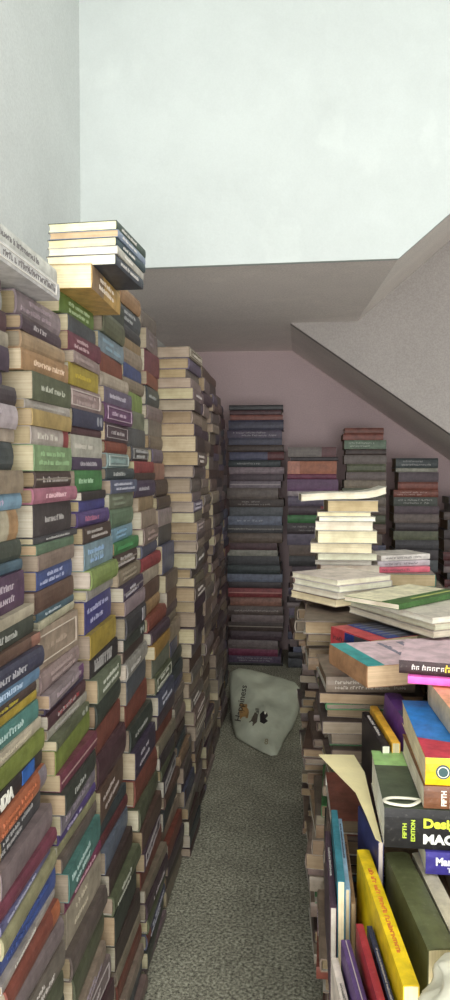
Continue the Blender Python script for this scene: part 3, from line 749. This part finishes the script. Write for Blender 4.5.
# ------------------------------------------------------------------ cloth bag on the floor
def bag_material(name, rgb, rough, trans=0.0):
    m, nt, b = new_mat(name); v = mapped(nt, 'Object', (1, 1, 1))
    base = lin(rgb)
    c = ramp(nt, noise(nt, 9, 5, v), [(.3, tuple(x*.78 for x in base)), (.65, base)])
    nt.links.new(c, b.inputs['Base Color']); b.inputs['Roughness'].default_value = rough
    bp = node(nt, 'ShaderNodeBump'); bp.inputs['Strength'].default_value = .5; bp.inputs['Distance'].default_value = .006
    nt.links.new(noise(nt, 24, 5, v), bp.inputs['Height']); nt.links.new(bp.outputs[0], b.inputs['Normal'])
    return m
BAGM = bag_material('grey-green bag fabric', (190, 194, 174), .7)
outline = [(230,673),(238,669),(250,671),(266,675),(282,679),(296,684),(301,690),(300,702),(298,714),(294,724),(288,734),(284,742),(281,752),(277,760),(271,761),(262,757),(252,750),(243,744),(236,738),(233,728),(231,714),(230,700),(229,686)]
def base_pt(px, py):
    t = (762-py)/94.0; Y = 2.54+t*.66; Z = .012+t*.150
    d = ray(px, py); return CAM+d*(Y/d.y)
O3 = []
for px, py in outline:
    p = base_pt(px, py); O3.append(p)
n_ang, n_r = 92, 22
def outl(u):
    q = u*len(O3); i = int(q) % len(O3); f = q-int(q); return O3[i].lerp(O3[(i+1) % len(O3)], f)
cen = sum((p for p in O3), Vector())/len(O3)
nrm = Vector((0, -.55, .83)).normalized()
rng = random.Random(7)
wr = [(rng.uniform(0, 6.28), rng.uniform(30, 75), rng.uniform(0, 6.28)) for _ in range(7)]
def fold(p): return sum(math.sin((p.x*math.cos(a)+p.y*math.sin(a)*.7+p.z*.7)*f+ph) for a, f, ph in wr)/7
bg = MB(); vid = {}
for side in (0, 1):
    for j in range(n_r+1):
        r = j/n_r
        for i in range(n_ang):
            if j == 0 and i: continue
            if j == n_r and side: continue
            p = cen.lerp(outl(i/n_ang), r)
            h = (1-r**3)**.5
            if side == 0: p = p+nrm*(.050*h+.018*fold(p)*(h*.8+.2))
            else: p = p-nrm*(.075*h); p.z = max(p.z, .004)
            p.z = max(p.z, .004)
            vid[(side, j, i)] = len(bg.v); bg.v.append(p)
def V(side, j, i):
    i %= n_ang
    if j == 0: i = 0
    if j == n_r: side = 0
    return vid[(side, j, i)]
for side in (0, 1):
    for j in range(n_r):
        for i in range(n_ang):
            q = [V(side, j, i), V(side, j+1, i), V(side, j+1, i+1), V(side, j, i+1)]
            if j == 0: q = [q[0], q[1], q[2]]
            bg.quad_idx(q if side == 0 else q[::-1], (1, 1, 1))
root = bpy.data.objects.new('cloth_bag', None); C.objects.link(root); tag(root, 'grey-green printed bag slumped on the floor at the aisle end', 'bag')
bo = bg.build('bag_body', [BAGM], root, smooth=True, recalc=True)
bb = BVHTree.FromPolygons([tuple(p) for p in bg.v], bg.f)
def on_bag(px, py, off=.0015):
    h = bb.ray_cast(CAM, ray(px, py).normalized())
    if h[0] is None: return None
    return h[0]-ray(px, py).normalized()*off
def print_on_bag(name, me_pts, faces, col):
    vv = [on_bag(*p) for p in me_pts]
    if any(v is None for v in vv): return
    q = MB(); q.v = vv
    for f in faces: q.quad_idx(f, alb(col))
    q.build(name, [INK], root)
def bag_text(body, size, ox, oy, rot, col):
    me = text_mesh('bag_lettering', body, size, col, bold=size*.012, depth=0)
    import bmesh
    bm = bmesh.new(); bm.from_mesh(me); bmesh.ops.subdivide_edges(bm, edges=bm.edges, cuts=1); bmesh.ops.triangulate(bm, faces=bm.faces)
    c_, s_ = math.cos(R(rot)), math.sin(R(rot))
    pts = [(ox+v.co.x*c_-v.co.y*s_, oy-(v.co.x*s_+v.co.y*c_)) for v in bm.verts]
    fc = [tuple(v.index for v in f.verts) for f in bm.faces]; bm.free(); bpy.data.meshes.remove(me)
    print_on_bag('bag_lettering', pts, fc, col)
def patch(name, poly, col):
    cx_, cy_ = sum(p[0] for p in poly)/len(poly), sum(p[1] for p in poly)/len(poly)
    pts = [(cx_, cy_)]; n = len(poly); R_ = 4
    for r in range(1, R_+1):
        for x, y in poly: pts.append((cx_+(x-cx_)*r/R_, cy_+(y-cy_)*r/R_))
    fc = [(0, 1+i, 1+(i+1) % n) for i in range(n)]
    for r in range(R_-1):
        for i in range(n): fc.append((1+r*n+i, 1+(r+1)*n+i, 1+(r+1)*n+(i+1) % n, 1+r*n+(i+1) % n))
    print_on_bag(name, pts, fc, col)
bag_text('Happiness', 9.0, 240.5, 722, 80, (58, 50, 46))
patch('bag_print', [(240,704),(247,704),(249,712),(248,718),(240,719),(239,711)], (158, 124, 78))
patch('bag_print', [(252,718),(249,722),(253,726),(257,722),(258,715),(255,712)], (92, 84, 74))
patch('bag_print', [(260,714),(263,711),(267,712),(268,716),(265,719),(268,721),(264,724),(260,722)], (44, 40, 40))
patch('bag_print', [(264,712.5),(266,711.5),(267,713),(265,714.5)], (226, 222, 206))
bag_text('tall', 5.5, 258.5, 715, 84, (70, 64, 58))
bag_text('8', 8, 264, 744, -8, (140, 132, 104))

# ------------------------------------------------------------------ crumpled plastic on the heap
PL = bag_material('crumpled white plastic', (226, 222, 202), .35)
def blob(name, c, r, seed, mat, label, cat, flat=.46):
    import bmesh
    bm = bmesh.new(); bmesh.ops.create_icosphere(bm, subdivisions=5, radius=1)
    rg = random.Random(seed); W_ = [(Vector((rg.gauss(0, 1), rg.gauss(0, 1), rg.gauss(0, 1))).normalized(), rg.uniform(3, 11), rg.uniform(0, 6)) for _ in range(9)]
    for v in bm.verts:
        d = v.co.copy(); s_ = 1+.09*sum(1-abs(math.sin(d.dot(a)*f+p))*2 for a, f, p in W_)/3
        v.co = Vector((d.x*r[0]*s_, d.y*r[1]*s_, max(d.z*r[2]*s_, -r[2]*flat)))+Vector(c)
    me = bpy.data.meshes.new(name); bm.to_mesh(me); bm.free(); me.materials.append(mat)
    me.polygons.foreach_set('use_smooth', [True]*len(me.polygons))
    o = bpy.data.objects.new(name, me); C.objects.link(o); tag(o, label, cat); return o
blob('plastic_bag', (.215, .665, .510), (.105, .10, .052), 3, PL, 'crumpled white plastic bag on the heap beside the yellow spine', 'bag')

# thin white plastic loop lying on the machinery book
lp = MB(); n1, n2 = 40, 8
cA = onZ(402, 801, .5915)
ring = []
for i in range(n1):
    t = i/n1*2*math.pi
    ring.append(Vector((cA.x+.021*math.cos(t)+.002*math.sin(3*t), cA.y+.0105*math.sin(t)+.0015*math.cos(2*t), .5915)))
ring_r = .0016
for i in range(n1):
    d = (ring[(i+1) % n1]-ring[i-1]).normalized(); s_ = d.cross(Vector((0, 0, 1)))
    for j in range(n2):
        a_ = j/n2*2*math.pi; lp.v.append(ring[i]+s_*math.cos(a_)*ring_r*1.6+Vector((0, 0, 1))*math.sin(a_)*ring_r)
for i in range(n1):
    for j in range(n2):
        lp.quad_idx((i*n2+j, ((i+1) % n1)*n2+j, ((i+1) % n1)*n2+(j+1) % n2, i*n2+(j+1) % n2), (1, 1, 1))
lo = lp.build('plastic_strap', [PL], smooth=True, recalc=True); tag(lo, 'thin white plastic loop lying on the machinery book', 'strap')

# cream fly-leaf sticking out under the machinery book
sh = MB(); poly = [(.032, 1.194), (.060, 1.1965), (.089, 1.198), (.100, 1.13), (.101, 1.02), (.103, .915), (.096, .925), (.090, .985), (.081, 1.058), (.062, 1.11)]
SHM = bag_material('yellowed paper', (255, 240, 186), .8)
sh.prism(poly, 2, .5372, .5382); so_ = sh.build('paper_sheet', [SHM], recalc=True); tag(so_, 'yellowed triangular paper sheet jutting over the aisle from the machinery book', 'paper')

# ------------------------------------------------------------------ light
def area(name, loc, target, sx, sy, power, col=(1, 1, 1)):
    l = bpy.data.lights.new(name, 'AREA'); l.shape = 'RECTANGLE'; l.size = sx; l.size_y = sy; l.energy = power; l.color = col
    o = bpy.data.objects.new(name, l); C.objects.link(o); o.location = loc
    d = Vector(target)-Vector(loc); o.rotation_euler = d.to_track_quat('-Z', 'Y').to_euler(); return o
area('ceiling_lamp', (.55, .55, 2.88), (.45, 1.1, 0), 1.1, .25, 14, (1.0, .98, .92))
area('soffit_fill', (.3, -1.5, .75), (.1, 3.0, 1.5), 1.8, 1.4, 82, (.99, .98, .98))  # unseen fill added behind the camera, aimed up to brighten the soffit
w = bpy.data.worlds.new('world'); scene.world = w; w.use_nodes = True
w.node_tree.nodes['Background'].inputs[0].default_value = (.98, .97, .97, 1); w.node_tree.nodes['Background'].inputs[1].default_value = 1.72
scene.view_settings.view_transform = 'Standard'; scene.view_settings.look = 'None'; scene.view_settings.gamma = 1; scene.view_settings.exposure = 0.08
scene.view_settings.use_curve_mapping = False
scene.cycles.max_bounces = 12; scene.cycles.diffuse_bounces = 8
scene.cycles.use_denoising = True
